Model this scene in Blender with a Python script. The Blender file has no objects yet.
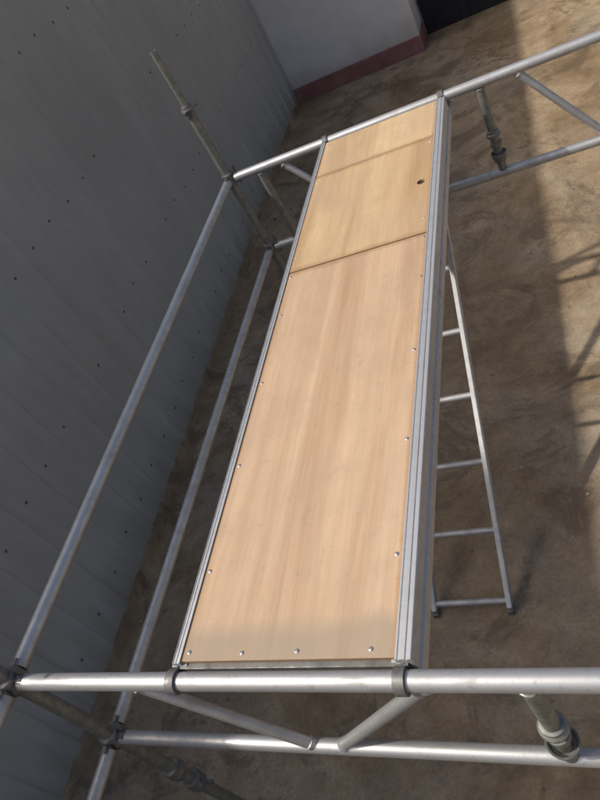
import bpy, bmesh, math, random
from mathutils import Vector, Matrix
random.seed(7)
S=bpy.context.scene
G=1.5
def V(x,y,z): return Vector((x,y,z+G))

# ---------------------------------------------------------------- materials
def newmat(name):
    m=bpy.data.materials.new(name); m.use_nodes=True
    nt=m.node_tree; nt.nodes.clear()
    out=nt.nodes.new('ShaderNodeOutputMaterial'); b=nt.nodes.new('ShaderNodeBsdfPrincipled')
    nt.links.new(b.outputs[0],out.inputs[0])
    return m,nt,b
class N:
    def __init__(s,nt):
        s.nt=nt; s.tc=nt.nodes.new('ShaderNodeTexCoord')
    def map(s,scale,rot=(0,0,0),loc=(0,0,0)):
        n=s.nt.nodes.new('ShaderNodeMapping'); n.inputs['Scale'].default_value=scale
        n.inputs['Rotation'].default_value=rot; n.inputs['Location'].default_value=loc
        s.nt.links.new(s.tc.outputs['Object'],n.inputs['Vector']); return n.outputs[0]
    def noise(s,vec,scale,detail=6,rough=.6,dist=0):
        n=s.nt.nodes.new('ShaderNodeTexNoise'); s.nt.links.new(vec,n.inputs['Vector'])
        n.inputs['Scale'].default_value=scale;n.inputs['Detail'].default_value=detail
        n.inputs['Roughness'].default_value=rough;n.inputs['Distortion'].default_value=dist
        return n.outputs['Fac']
    def ramp(s,fac,stops,interp='LINEAR'):
        n=s.nt.nodes.new('ShaderNodeValToRGB'); s.nt.links.new(fac,n.inputs[0])
        cr=n.color_ramp; cr.interpolation=interp
        while len(cr.elements)<len(stops): cr.elements.new(.5)
        for e,(p,c) in zip(cr.elements,stops):
            e.position=p; e.color=(c,c,c,1) if isinstance(c,(int,float)) else (*c,1)
        return n.outputs[0]
    def mix(s,fac,a,b,mode='MIX'):
        n=s.nt.nodes.new('ShaderNodeMixRGB'); n.blend_type=mode
        for i,v in enumerate((fac,a,b)):
            if isinstance(v,(int,float)): n.inputs[i].default_value=v if i==0 else (v,v,v,1)
            elif isinstance(v,tuple): n.inputs[i].default_value=(*v,1)
            else: s.nt.links.new(v,n.inputs[i])
        return n.outputs[0]
    def math(s,op,a,b=0.):
        n=s.nt.nodes.new('ShaderNodeMath'); n.operation=op
        for i,v in enumerate((a,b)):
            if isinstance(v,(int,float)): n.inputs[i].default_value=v
            else: s.nt.links.new(v,n.inputs[i])
        return n.outputs[0]
    def sep(s):
        n=s.nt.nodes.new('ShaderNodeSeparateXYZ'); s.nt.links.new(s.tc.outputs['Object'],n.inputs[0]); return n.outputs
    def bump(s,h,strength,dist,b):
        n=s.nt.nodes.new('ShaderNodeBump'); n.inputs['Strength'].default_value=strength
        n.inputs['Distance'].default_value=dist; s.nt.links.new(h,n.inputs['Height']); s.nt.links.new(n.outputs[0],b.inputs['Normal'])

def metal(name,c1,c2,r1,r2,metallic=.85,sc=(30,30,30),grime=(.12,.1,.08),grime_amt=.35):
    m,nt,b=newmat(name);h=N(nt)
    v=h.map((1,1,1)); n1=h.noise(v,sc[0],5,.7); n2=h.noise(v,6,4,.65,1.)
    col=h.mix(h.ramp(n1,[(.35,0.),(.65,1.)]),c1,c2)
    g=h.math('MULTIPLY',h.ramp(n2,[(.5,0.),(.72,1.)]),grime_amt)
    col=h.mix(g,col,grime)
    ng=h.noise(v,75,3,.6); col=h.mix(h.math('MULTIPLY',h.ramp(ng,[(.62,0.),(.70,1.)]),.3*grime_amt/.35),col,(.2,.19,.17))
    nt.links.new(col,b.inputs['Base Color'])
    nt.links.new(h.ramp(n1,[(.3,r1),(.7,r2)]),b.inputs['Roughness'])
    nt.links.new(h.math('SUBTRACT',metallic,h.math('MULTIPLY',g,.9)),b.inputs['Metallic'])
    h.bump(ng,.08,.002,b)
    return m
M_tube=metal('galvanised_tube',(.58,.59,.60),(.46,.47,.48),.36,.56,.72,sc=(16,16,16),grime_amt=.4)
M_std=metal('weathered_standard',(.28,.29,.27),(.18,.19,.175),.4,.65,.6,grime_amt=.6)
M_alu=metal('aluminium_profile',(.58,.59,.60),(.48,.49,.51),.42,.6,.65,grime_amt=.25)
M_dark=metal('dark_casting',(.24,.24,.24),(.13,.13,.13),.4,.7,.6,grime_amt=.6)
M_screw=metal('zinc_screw',(.6,.6,.6),(.42,.42,.43),.3,.5,.8)

# plywood
def plywood(name,offs,tone):
    m,nt,b=newmat(name);h=N(nt)
    v1=h.map((6.5,.55,1),loc=(offs,offs*1.7,0)); v2=h.map((48,1.3,1),loc=(offs*3,0,0)); v3=h.map((260,7,1))
    n1=h.noise(v1,1.,5,.6,1.1); n2=h.noise(v2,1.,5,.6,.3); n3=h.noise(v3,1.,3,.6)
    a=tuple(x*t for x,t in zip((.57,.405,.265),tone)); c=tuple(x*t for x,t in zip((.45,.295,.18),tone)); d=tuple(x*t for x,t in zip((.64,.475,.325),tone))
    col=h.ramp(n1,[(.3,c),(.5,a),(.70,d)])
    col=h.mix(.26,col,h.ramp(n2,[(.3,.5),(.7,1.05)]),'MULTIPLY')
    col=h.mix(.12,col,h.ramp(n3,[(.35,.3),(.6,1.)]),'MULTIPLY')
    vb=h.map((1,1,1),loc=(offs*2,1,0)); nb=h.noise(vb,3.2,6,.7,.5)
    col=h.mix(h.math('MULTIPLY',h.ramp(nb,[(.46,0.),(.66,1.)]),.55),col,(.43,.31,.205))
    nw=h.noise(vb,22,5,.7); col=h.mix(h.math('MULTIPLY',h.ramp(nw,[(.58,0.),(.72,1.)]),.28),col,(.30,.22,.15))
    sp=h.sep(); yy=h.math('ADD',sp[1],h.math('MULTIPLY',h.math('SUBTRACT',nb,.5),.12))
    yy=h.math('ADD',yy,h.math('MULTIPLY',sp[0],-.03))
    col=h.mix(h.math('MULTIPLY',h.ramp(yy,[(.085,1.),(.13,0.)]),.62),col,(.29,.245,.185))  # soft shadow band across the near end, painted into the plywood colour
    for yj in (1.51,2.182):
        dj=h.math('ABSOLUTE',h.math('SUBTRACT',h.math('ADD',sp[1],h.math('MULTIPLY',h.math('SUBTRACT',nw,.5),.05)),yj))
        col=h.mix(h.math('MULTIPLY',h.ramp(dj,[(.004,1.),(.028,0.)]),.65),col,(.30,.19,.09))
    dx=h.math('SUBTRACT',.270,h.math('ABSOLUTE',h.math('SUBTRACT',h.math('ADD',sp[0],h.math('MULTIPLY',h.math('SUBTRACT',nw,.5),.012)),.293)))
    col=h.mix(h.math('MULTIPLY',h.ramp(dx,[(.002,1.),(.011,0.)]),.7),col,(.36,.20,.08))
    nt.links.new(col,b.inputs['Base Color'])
    nt.links.new(h.ramp(n2,[(.3,.5),(.7,.68)]),b.inputs['Roughness'])
    h.bump(n3,.14,.001,b)
    return m
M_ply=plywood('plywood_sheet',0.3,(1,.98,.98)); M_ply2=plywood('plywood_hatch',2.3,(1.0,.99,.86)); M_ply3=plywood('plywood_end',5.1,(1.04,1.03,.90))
m,nt,b=newmat('plywood_edge');b.inputs['Base Color'].default_value=(.30,.17,.08,1);b.inputs['Roughness'].default_value=.8;M_edge=m

# ground concrete
m,nt,b=newmat('dirty_concrete');h=N(nt)
v=h.map((1,1,1)); n0=h.noise(v,.35,4,.6,.6);n1=h.noise(v,1.3,7,.65,.8); n2=h.noise(v,7,7,.7,.3); n3=h.noise(v,55,4,.75)
col=h.ramp(n1,[(.30,(.20,.135,.075)),(.48,(.35,.255,.155)),(.66,(.50,.395,.27))])
col=h.mix(h.ramp(n0,[(.4,0.),(.65,.45)]),col,(.25,.175,.10))
ngy=h.noise(h.map((1,1,1),loc=(7,2,0)),.8,6,.65,.6)
col=h.mix(h.ramp(ngy,[(.48,0.),(.62,.45)]),col,(.36,.32,.26))
col=h.mix(.6,col,h.ramp(n2,[(.3,.45),(.65,1.15)]),'MULTIPLY')
col=h.mix(.45,col,h.ramp(n3,[(.3,.5),(.65,1.2)]),'MULTIPLY')
ns=h.noise(h.map((1,1,1),loc=(4,9,0)),2.0,8,.75,1.5)
col=h.mix(h.math('MULTIPLY',h.ramp(ns,[(.52,0.),(.60,1.)]),.6),col,(.12,.085,.055))
nl=h.noise(h.map((1,1,1),loc=(14,3,0)),16,4,.6); col=h.mix(h.math('MULTIPLY',h.ramp(nl,[(.66,0.),(.71,1.)]),.5),col,(.08,.062,.045))
nt.links.new(col,b.inputs['Base Color']);nt.links.new(h.ramp(ns,[(.4,.9),(.65,.6)]),b.inputs['Roughness'])
h.bump(n3,.35,.01,b); M_ground=m
m,nt,b=newmat('stone_chips');h=N(nt);nn=h.noise(h.map((1,1,1)),9,3,.6)
nt.links.new(h.ramp(nn,[(.35,(.16,.12,.085)),(.65,(.42,.36,.29))]),b.inputs['Base Color']);b.inputs['Roughness'].default_value=.9;M_stone=m

# grey cladding
m,nt,b=newmat('grey_cladding');h=N(nt)
v=h.map((1,1,1)); n1=h.noise(v,.9,6,.6); n2=h.noise(h.map((6,6,1.)),1.5,6,.7)
col=h.ramp(n1,[(.3,(.37,.38,.37)),(.7,(.44,.45,.44))])
col=h.mix(.28,col,h.ramp(n2,[(.3,.55),(.65,1.)]),'MULTIPLY')
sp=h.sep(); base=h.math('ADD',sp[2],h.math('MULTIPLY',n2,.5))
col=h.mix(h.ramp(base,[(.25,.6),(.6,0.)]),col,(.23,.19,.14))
nt.links.new(col,b.inputs['Base Color']); b.inputs['Roughness'].default_value=.6
M_clad=m
m,nt,b=newmat('white_render');h=N(nt)
v=h.map((1,1,1)); n2=h.noise(v,2,7,.7);n3=h.noise(v,60,4,.6)
col=h.ramp(n2,[(.3,(.66,.645,.63)),(.7,(.78,.765,.75))])
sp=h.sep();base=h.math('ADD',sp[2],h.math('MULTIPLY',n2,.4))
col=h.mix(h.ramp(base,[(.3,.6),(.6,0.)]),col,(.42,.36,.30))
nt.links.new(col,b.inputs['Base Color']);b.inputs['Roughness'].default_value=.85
h.bump(n3,.15,.004,b);M_white=m
m,nt,b=newmat('maroon_skirting');h=N(nt);n2=h.noise(h.map((1,1,1)),5,6,.7)
nt.links.new(h.ramp(n2,[(.35,(.22,.09,.085)),(.7,(.33,.17,.16))]),b.inputs['Base Color']);b.inputs['Roughness'].default_value=.8;M_skirt=m
m,nt,b=newmat('dark_door');h=N(nt);n2=h.noise(h.map((1,1,1)),5,6,.7)
nt.links.new(h.ramp(n2,[(.35,(.013,.012,.016)),(.7,(.02,.018,.023))]),b.inputs['Base Color']);b.inputs['Roughness'].default_value=.8;M_door=m
m,nt,b=newmat('black_rubber');b.inputs['Base Color'].default_value=(.02,.02,.02,1);b.inputs['Roughness'].default_value=.8;M_rub=m

# ---------------------------------------------------------------- mesh helpers
def empty(name):
    o=bpy.data.objects.new(name,None);S.collection.objects.link(o);return o
def finish(bm,name,mat,parent=None,smooth=True):
    me=bpy.data.meshes.new(name);bm.normal_update();bm.to_mesh(me);bm.free()
    o=bpy.data.objects.new(name,me);S.collection.objects.link(o)
    for mm in (mat if isinstance(mat,list) else [mat]): me.materials.append(mm)
    if smooth:
        for p in me.polygons:p.use_smooth=True
        try: me.set_sharp_from_angle(angle=math.radians(35))
        except Exception: pass
    if parent:o.parent=parent
    return o
def basis(d):
    d=d.normalized(); a=Vector((0,0,1)) if abs(d.z)<.9 else Vector((1,0,0))
    x=a.cross(d).normalized(); return x,d.cross(x)
def tube(bm,a,b,r,t=.0032,n=28,ro=None):
    x,y=basis(b-a); rings=[]
    for p,rr in ((a,r),(b,r),(b,r-t),(a,r-t)):
        rings.append([bm.verts.new(p+(x*math.cos(2*math.pi*i/n)+y*math.sin(2*math.pi*i/n))*rr) for i in range(n)])
    for k in range(4):
        A,B=rings[k],rings[(k+1)%4]
        for i in range(n): bm.faces.new((A[i],A[(i+1)%n],B[(i+1)%n],B[i]))
def lathe(bm,c,axis,prof,n=28):
    x,y=basis(axis);d=axis.normalized();rings=[]
    for s,r in prof:
        rings.append([bm.verts.new(c+d*s+(x*math.cos(2*math.pi*i/n)+y*math.sin(2*math.pi*i/n))*r) for i in range(n)])
    for k in range(len(rings)-1):
        A,B=rings[k],rings[k+1]
        for i in range(n): bm.faces.new((A[i],A[(i+1)%n],B[(i+1)%n],B[i]))
    bm.faces.new(list(reversed(rings[0])));bm.faces.new(rings[-1])
def box(bm,lo,hi,bev=0,rot=None,cen=None):
    lo=Vector(lo);hi=Vector(hi);c=(lo+hi)/2;s=hi-lo
    t=bmesh.new();bmesh.ops.create_cube(t,size=1);bmesh.ops.scale(t,vec=s,verts=t.verts)
    if bev:bmesh.ops.bevel(t,geom=t.edges[:],offset=bev,segments=2,affect='EDGES',profile=.5)
    mt=Matrix.Translation(c) if rot is None else Matrix.Translation(c)@rot
    t.transform(mt);me=bpy.data.meshes.new('t');t.to_mesh(me);t.free();bm.from_mesh(me);bpy.data.meshes.remove(me)
def obox(bm,a,b,w,h,up,bev=.002):
    d=(b-a);L=d.length;d.normalize();s=d.cross(up).normalized();u=s.cross(d)
    t=bmesh.new();bmesh.ops.create_cube(t,size=1);bmesh.ops.scale(t,vec=(w,L,h),verts=t.verts)
    if bev:bmesh.ops.bevel(t,geom=t.edges[:],offset=bev,segments=2,affect='EDGES')
    R=Matrix((s,d,u)).transposed().to_4x4()
    t.transform(Matrix.Translation((a+b)/2)@R);me=bpy.data.meshes.new('t');t.to_mesh(me);t.free();bm.from_mesh(me);bpy.data.meshes.remove(me)

# ---------------------------------------------------------------- scaffold
XL=-.56; XR=1.90; L=2.576; D=.453; R=.0225
ZA=Vector((0,0,1))
sc=empty('scaffold_tower')
def weld(bm,c,axis,r):
    x,y=basis(axis);n=26;m=8;rows=[]
    for i in range(n):
        a=2*math.pi*i/n;rad=x*math.cos(a)+y*math.sin(a);w=.0038+random.uniform(-.0007,.0009)
        rows.append([bm.verts.new(c+rad*(r+w*math.cos(2*math.pi*j/m))+axis.normalized()*w*math.sin(2*math.pi*j/m)) for j in range(m)])
    for i in range(n):
        for j in range(m): bm.faces.new((rows[i][j],rows[(i+1)%n][j],rows[(i+1)%n][(j+1)%m],rows[i][(j+1)%m]))
def truss(y,name,diags,verts,x0=XL,x1=XR):
    bm=bmesh.new()
    tube(bm,V(x0+.035,y,0),V(x1-.035,y,0),R)
    tube(bm,V(x0+.035,y,-D),V(x1-.035,y,-D),R*.95)
    for xa,xb in diags:
        a=V(xa,y,-.014);b=V(xb,y,-D+.012); tube(bm,a,b,.0165)
        e=(b-a).normalized()
        weld(bm,a+e*.013,e,.0165);weld(bm,b-e*.013,e,.0165)
    finish(bm,name,M_tube,sc)
    bm=bmesh.new()
    for xv,collars in verts:
        tube(bm,V(xv,y,-.020),V(xv,y,-D+.016),.0195)
        weld(bm,V(xv,y,-.025),ZA,.0195)
        if collars:
            lathe(bm,V(xv,y,-.245),ZA,[(-.020,.0205),(-.018,.029),(-.010,.033),(-.002,.033),(.004,.027),(.014,.027),(.016,.0205)],26)
            lathe(bm,V(xv,y,-.36),ZA,[(-.030,.0200),(-.028,.028),(-.012,.030),(.0,.036),(.014,.0385),(.016,.037),(.014,.033),(-.004,.027),(-.006,.0200)],28)
            lathe(bm,V(xv,y,-.300),ZA,[(-.010,.0200),(-.009,.026),(.009,.026),(.010,.0200)],26)
    finish(bm,name+'_post',M_std,sc)
truss(0,'truss_frame',[(-.142,.155),(.619,.244),(1.05,1.33),(1.72,1.42)],[(.813,True)])
truss(L,'truss_frame_far',[(-.26,.05),(.62,.30),(.895,1.20),(1.60,1.30)],[(-.385,False),(.736,True)])
def cup(bm,p):
    lathe(bm,p,ZA,[(-.030,.0235),(-.028,.032),(-.012,.035),(-.004,.035),(.004,.030),(.020,.030),(.024,.035),(.034,.033),(.038,.0235)],28)
bmS=bmesh.new();bmC=bmesh.new()
for (x,y,top) in ((XL,0,.30),(XL,L,.691),(XR,0,.45),(XR,L,.691)):
    sp_=.30 if top>.4 else .12
    tube(bmS,V(x,y,-1.44),V(x,y,top-sp_),.0215)
    tube(bmS,V(x,y,top-sp_-.06),V(x,y,top),.0155)
    lathe(bmC,V(x,y,top-sp_),ZA,[(-.03,.0225),(-.028,.029),(-.004,.031),(.0,.033),(.012,.033),(.014,.025),(.03,.023),(.032,.016)],24)
    for k in range(3):
        a=2.1*k+.5; dv=Vector((math.cos(a),math.sin(a),0)); obox(bmC,V(x,y,top-sp_+.006)+dv*.02,V(x,y,top-sp_+.006)+dv*.055,.011,.011,ZA)
    for z in (0,-D): cup(bmC,V(x,y,z))
    cup(bmC,V(x,y,-.80)); cup(bmC,V(x,y,-.93))
    obox(bmC,V(x+.02,y,-.93),V(x+.075,y,-.935),.012,.03,ZA)
    tube(bmS,V(x,y,-1.495),V(x,y,-1.40),.016)
    box(bmC,V(x-.07,y-.07,-1.5),V(x+.07,y+.07,-1.492),.002)
    sx=1 if x<0 else -1
    for z in (0,-D):
        obox(bmC,V(x+sx*.030,y,z),V(x+sx*.062,y,z),.026,.050,ZA,.005)
        for sy in (-1,1):
            if y==L and sy==1: continue
            obox(bmC,V(x,y+sy*.030,z),V(x,y+sy*.062,z),.026,.050,ZA,.005)
        obox(bmC,V(x+sx*.044,y+.018,z-.045),V(x+sx*.044,y+.018,z+.055),.008,.016,Vector((0,1,0)),.001)
finish(bmS,'standards',M_std,sc);finish(bmC,'couplers',M_dark,sc)
bm=bmesh.new()
for x in (XL,XR):
    for z in (0,-D):
        tube(bm,V(x,.04,z),V(x,L-.04,z),R*(1 if z==0 else .95))
        tube(bm,V(x,-.04,z),V(x,-1.9,z),R*(1 if z==0 else .95))
finish(bm,'ledgers',M_tube,sc)

# ---------------------------------------------------------------- deck board
dk=empty('scaffold_platform_board')
ya,yb,zt=.030,2.497,.030
bm=bmesh.new()
def profile(bm,pts,y0,y1):
    A=[bm.verts.new(V(x,y0,z)) for x,z in pts];B=[bm.verts.new(V(x,y1,z)) for x,z in pts];n=len(pts)
    for i in range(n): bm.faces.new((A[i],A[(i+1)%n],B[(i+1)%n],B[i]))
    bm.faces.new(A[::-1]);bm.faces.new(B)
def beam(bm,side):
    s=1 if side=='R' else -1; xo=.6 if s==1 else 0
    def X(d): return xo-s*d
    zt_=zt+.004
    w=.036 if s==1 else .022
    pts=[(X(0),zt_-.002),(X(0),-.012),(X(.006),-.016),(X(.006),-.030),(X(0),-.034),(X(0),-.070),(X(.030),-.070),(X(.030),-.066),(X(.010),-.066),(X(.010),zt-.0135),
         (X(w+.012),zt-.0135),(X(w+.012),zt-.0110),(X(w),zt-.0110),(X(w),zt_),(X(w-.004),zt_),(X(w-.005),zt_-.002),(X(w-.010),zt_-.002),(X(w-.011),zt_),(X(w*.42),zt_),(X(w*.42-.001),zt_-.0025),(X(w*.42-.006),zt_-.0025),(X(w*.42-.007),zt_),(X(.002),zt_)]
    if s==-1: pts=pts[::-1]
    profile(bm,pts,ya,yb)
beam(bm,'R');beam(bm,'L')
finish(bm,'aluminium_side_beams',M_alu,dk,False)
bm=bmesh.new()
for y in (ya+.012,.84,1.505,2.175,yb-.012): box(bm,V(.0125,y-.018,-.030),V(.5875,y+.018,zt-.0145),.001)
finish(bm,'cross_members',M_dark,dk,False)
def sheet(name,x0,x1,y0,y1,mat,dz=0,hole=None):
    bm=bmesh.new(); n=64
    z1=zt+dz;z0=z1-.0105
    if hole:
        hx,hy,hr=hole
        for z,flip in ((z1,False),(z0,True)):
            inner=[];outer=[]
            for i in range(n):
                a=2*math.pi*i/n;c,s=math.cos(a),math.sin(a)
                inner.append(bm.verts.new(V(hx+c*hr*1.0,hy+s*hr*1.0,z)))
                tx=((x1-hx)/c if c>1e-9 else (x0-hx)/c if c<-1e-9 else 1e9);ty=((y1-hy)/s if s>1e-9 else (y0-hy)/s if s<-1e-9 else 1e9);t=min(tx,ty)
                outer.append([bm.verts.new(V(hx+c*t,hy+s*t,z)),tx<ty,a])
            ov=[o[0] for o in outer]
            for i in range(n):
                j=(i+1)%n
                if outer[i][1]!=outer[j][1]:
                    am=(2*math.pi*(i+.5)/n); cx=x1 if math.cos(am)>0 else x0; cy=y1 if math.sin(am)>0 else y0
                    cv=bm.verts.new(V(cx,cy,z)); f=[inner[i],ov[i],cv,ov[j],inner[j]]
                else: f=[inner[i],ov[i],ov[j],inner[j]]
                bm.faces.new(f[::-1] if flip else f)
            if z==z1: it=inner
            else: ib=inner
        for i in range(n):
            f=bm.faces.new((it[i],it[(i+1)%n],ib[(i+1)%n],ib[i])); f.material_index=1
        for (a,b_) in (((x0,y0),(x1,y0)),((x1,y0),(x1,y1)),((x1,y1),(x0,y1)),((x0,y1),(x0,y0))):
            f=bm.faces.new([bm.verts.new(V(*a,z0)),bm.verts.new(V(*b_,z0)),bm.verts.new(V(*b_,z1)),bm.verts.new(V(*a,z1))]);f.material_index=1
    else:
        box(bm,V(x0,y0,z0),V(x1,y1,z1),.0008)
        bm.faces.ensure_lookup_table()
        for f in bm.faces:
            f.normal_update()
            if abs(f.normal.z)<.5:f.material_index=1
    return finish(bm,name,[mat,M_edge],dk,False)
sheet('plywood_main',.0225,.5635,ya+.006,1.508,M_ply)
sheet('plywood_hatch',.0225,.5635,1.513,2.180,M_ply2,.0012,(.525,1.854,.016))
sheet('plywood_end',.0225,.5635,2.185,yb-.004,M_ply3,.0004)
bm=bmesh.new()
for y in (1.5105,2.1825): box(bm,V(.024,y-.002,zt-.010),V(.562,y+.002,zt-.003))
finish(bm,'seam_gap',M_rub,dk,False)
bm=bmesh.new()
def screw(x,y,r=.0052):
    x+=random.uniform(-.002,.002);y+=random.uniform(-.004,.004)
    lathe(bm,V(x,y,zt),ZA,[(.0,r),(.0014,r),(.0026,r*.7),(.0028,r*.4),(.0014,r*.25)],16)
for x in (.040,.19,.335,.508): screw(x,ya+.026)
for y in (.275,.608,.94,1.27,1.485): screw(.036,y);screw(.551,y)
for y in (1.60,2.14,2.21,2.46):
    for x in (.038,.550): screw(x,y,.0038)
finish(bm,'screws',M_screw,dk)
bm=bmesh.new()
for y,sg in ((0,1),(L,-1)):
    for x in (.0,.572):
        x0=x-.013
        n=20;r0,r1=.0235,.0300;secs=[]
        for i in range(n+1):
            a=math.radians(-50+i*(290)/n) if sg==1 else math.radians(230-i*290/n)
            c,s_=math.cos(a),math.sin(a)
            secs.append([bm.verts.new(V(xx,y+c*rr,s_*rr)) for xx,rr in ((x0,r0),(x0,r1),(x0+.024,r1),(x0+.024,r0))])
        for i in range(n):
            for k in range(4): bm.faces.new((secs[i][k],secs[i][(k+1)%4],secs[i+1][(k+1)%4],secs[i+1][k]))
        bm.faces.new(secs[0][::-1]);bm.faces.new(secs[-1])
        yy=ya if sg==1 else yb
        lo=V(x0+.002,min(y+sg*.027,yy+sg*.03),-.045);hi=V(x0+.022,max(y+sg*.027,yy+sg*.03),.018)
        box(bm,lo,hi,.003)
bmesh.ops.recalc_face_normals(bm,faces=bm.faces)
finish(bm,'hooks',M_dark,dk)

# ---------------------------------------------------------------- ladder
ld=empty('ladder')
xr=.455;xl=.125;P0=Vector((0,.889,-1.452));dr=Vector((0,math.cos(.628),math.sin(.628)));up=Vector((0,-math.sin(.628),math.cos(.628)))
bm=bmesh.new()
def LP(x,s): p=P0+dr*s; return V(x,p.y,p.z)
for x in (xl,xr): obox(bm,LP(x,-.03),LP(x,2.06),.022,.045,up,.003)
finish(bm,'stiles',M_alu,ld,False)
bm=bmesh.new()
for k in range(7): tube(bm,LP(xl,.3*k),LP(xr,.3*k),.0145,n=20)
for x in (xl,xr):
    p=LP(x,2.03); obox(bm,p,V(x,L-.01,-.02),.02,.02,Vector((1,0,0)),.002)
finish(bm,'rungs',M_alu,ld)
bm=bmesh.new()
for x in (xl,xr): box(bm,LP(x,-.03)+Vector((-.013,-.022,-.03)),LP(x,-.03)+Vector((.013,.022,.0)),.004)
finish(bm,'feet',M_dark,ld)

# ---------------------------------------------------------------- ground
bm=bmesh.new()
bmesh.ops.create_grid(bm,x_segments=8,y_segments=8,size=250)
finish(bm,'ground',M_ground,None,False)
bm=bmesh.new()
for i in range(420):
    x=random.uniform(-1.5,3.2);y=random.uniform(-1.5,7.2)
    if random.random()<.35: x=-1.67-.019*y+.05+abs(random.gauss(0,.12))
    s=random.uniform(.003,.009)*(1.8 if random.random()<.06 else 1)
    g=bmesh.ops.create_icosphere(bm,subdivisions=1,radius=s)['verts']
    sq=Vector((random.uniform(.7,1.3),random.uniform(.7,1.3),random.uniform(.45,.8)))
    for vv in g: vv.co=Vector((vv.co.x*sq.x,vv.co.y*sq.y,vv.co.z*sq.z))*random.uniform(.8,1.2)+Vector((x,y,s*.4))
finish(bm,'gravel_chips',M_stone,None,False)

# ---------------------------------------------------------------- corrugated building
cb=empty('corrugated_metal_building')
H=2.74; y0,y1=-9.,7.39
def wx(y): return -1.67-.019*y
bm=bmesh.new()
pitch=.25;prof=[(0,0),(.165,0),(.18,.010),(.235,.010)]
ys=[];y=y0
while y<y1:
    for dy,dx in prof:
        if y+dy<y1: ys.append((y+dy,dx))
    y+=pitch
ys.append((y1,0))
A=[bm.verts.new((wx(y)+dx,y,.06)) for y,dx in ys];B=[bm.verts.new((wx(y)+dx,y,H)) for y,dx in ys]
for i in range(len(ys)-1): bm.faces.new((A[i],A[i+1],B[i+1],B[i]))
finish(bm,'wall_cladding',M_clad,cb,False)
bm=bmesh.new()
for z in (.25,.95,1.65,2.35):
    y=y0+.08
    while y<y1:
        if random.random()<.8: lathe(bm,Vector((wx(y),y+random.uniform(-.01,.01),z+random.uniform(-.02,.02))),Vector((1,0,0)),[(0,.009),(.002,.009),(.003,.006),(.007,.005)],10)
        y+=pitch
finish(bm,'cladding_screws',M_dark,cb)
def quadbox(bm,pts,h0,h1):
    a=[bm.verts.new((*p,h0)) for p in pts];b_=[bm.verts.new((*p,h1)) for p in pts];n=len(pts)
    for i in range(n): bm.faces.new((a[i],a[(i+1)%n],b_[(i+1)%n],b_[i]))
    bm.faces.new(a[::-1]);bm.faces.new(b_)
bm=bmesh.new()
quadbox(bm,[(wx(y0)+.022,y0),(wx(7.365)+.022,7.365),(wx(7.365)-.05,7.365),(wx(y0)-.05,y0)],-.01,.075)
finish(bm,'concrete_plinth',M_ground,cb,False)
bm=bmesh.new()
quadbox(bm,[(wx(y0)-.06,y0),(wx(y1)-.06,y1),(-8,y1),(-8,y0)],0,H-.03)
a=[(wx(y0)+.03,y0-.1,H),(wx(y1)+.03,y1,H),(-8.2,y1,H+.5),(-8.2,y0-.1,H+.5)]
va=[bm.verts.new(p) for p in a];vb=[bm.verts.new((p[0],p[1],p[2]+.03)) for p in a]
for i in range(4): bm.faces.new((va[i],va[(i+1)%4],vb[(i+1)%4],vb[i]))
bm.faces.new(va[::-1]);bm.faces.new(vb)
finish(bm,'core_and_roof',M_clad,cb,False)

# ---------------------------------------------------------------- white building
wb=empty('white_building')
xe=-.25;yw=7.37
bm=bmesh.new(); box(bm,(-9,yw+.03,0),(xe,yw+5,3.6)); box(bm,(xe+.001,yw+.45,2.6),(9,yw+5,3.598)); box(bm,(6,yw+.03,0),(9,yw+.449,2.598))
finish(bm,'walls',M_white,wb,False)
bm=bmesh.new(); box(bm,(-1.795,yw,0),(xe+.012,yw+.028,.17),.003); box(bm,(xe+.0015,yw+.029,0),(xe+.014,yw+.40,.17),.002)
finish(bm,'skirting',M_skirt,wb,False)
bm=bmesh.new()
x=xe+.02
while x<5.99:
    box(bm,(x,yw+.42,.004),(x+.099,yw+.47,2.598),.004); x+=.1
finish(bm,'roller_door',M_door,wb,False)
bm=bmesh.new(); box(bm,(-9.1,yw-.15,3.6),(9.1,yw+5.1,3.72)); finish(bm,'roof_slab',M_white,wb,False)

# ---------------------------------------------------------------- camera
Rm=[[0.88103,0.16474,-0.44346],[-0.18296,-0.74579,-0.64056],[-0.43625,0.64549,-0.62692]]
cd=bpy.data.cameras.new('camera');cam=bpy.data.objects.new('camera',cd);S.collection.objects.link(cam);S.camera=cam
r,d,f=[Vector(x) for x in Rm]
M=Matrix((r,-d,-f)).transposed().to_4x4();M.translation=V(1.0917,-.4964,1.316);cam.matrix_world=M
cd.sensor_fit='VERTICAL';cd.sensor_height=24;cd.sensor_width=18;cd.lens=24*679.09/800
cd.clip_start=.02;cd.clip_end=1000

# ---------------------------------------------------------------- light
trav=Vector((.898,.353,-1)).normalized()
sun=bpy.data.lights.new('sun','SUN');so=bpy.data.objects.new('sun',sun);S.collection.objects.link(so)
so.rotation_euler=trav.to_track_quat('-Z','Y').to_euler();sun.energy=3.2;sun.angle=math.radians(1.2);sun.color=(1,.94,.84)
w=bpy.data.worlds.new('World');S.world=w;w.use_nodes=True;nt=w.node_tree
sk=nt.nodes.new('ShaderNodeTexSky');sk.sky_type='NISHITA';sk.sun_disc=False
sd=-trav;sk.sun_elevation=math.asin(sd.z);sk.sun_rotation=math.atan2(sd.x,sd.y);sk.dust_density=6;sk.air_density=1.0;sk.ozone_density=.6
nt.links.new(sk.outputs[0],nt.nodes['Background'].inputs[0]);nt.nodes['Background'].inputs[1].default_value=.12
S.view_settings.view_transform='Standard';S.view_settings.look='None';S.view_settings.exposure=0
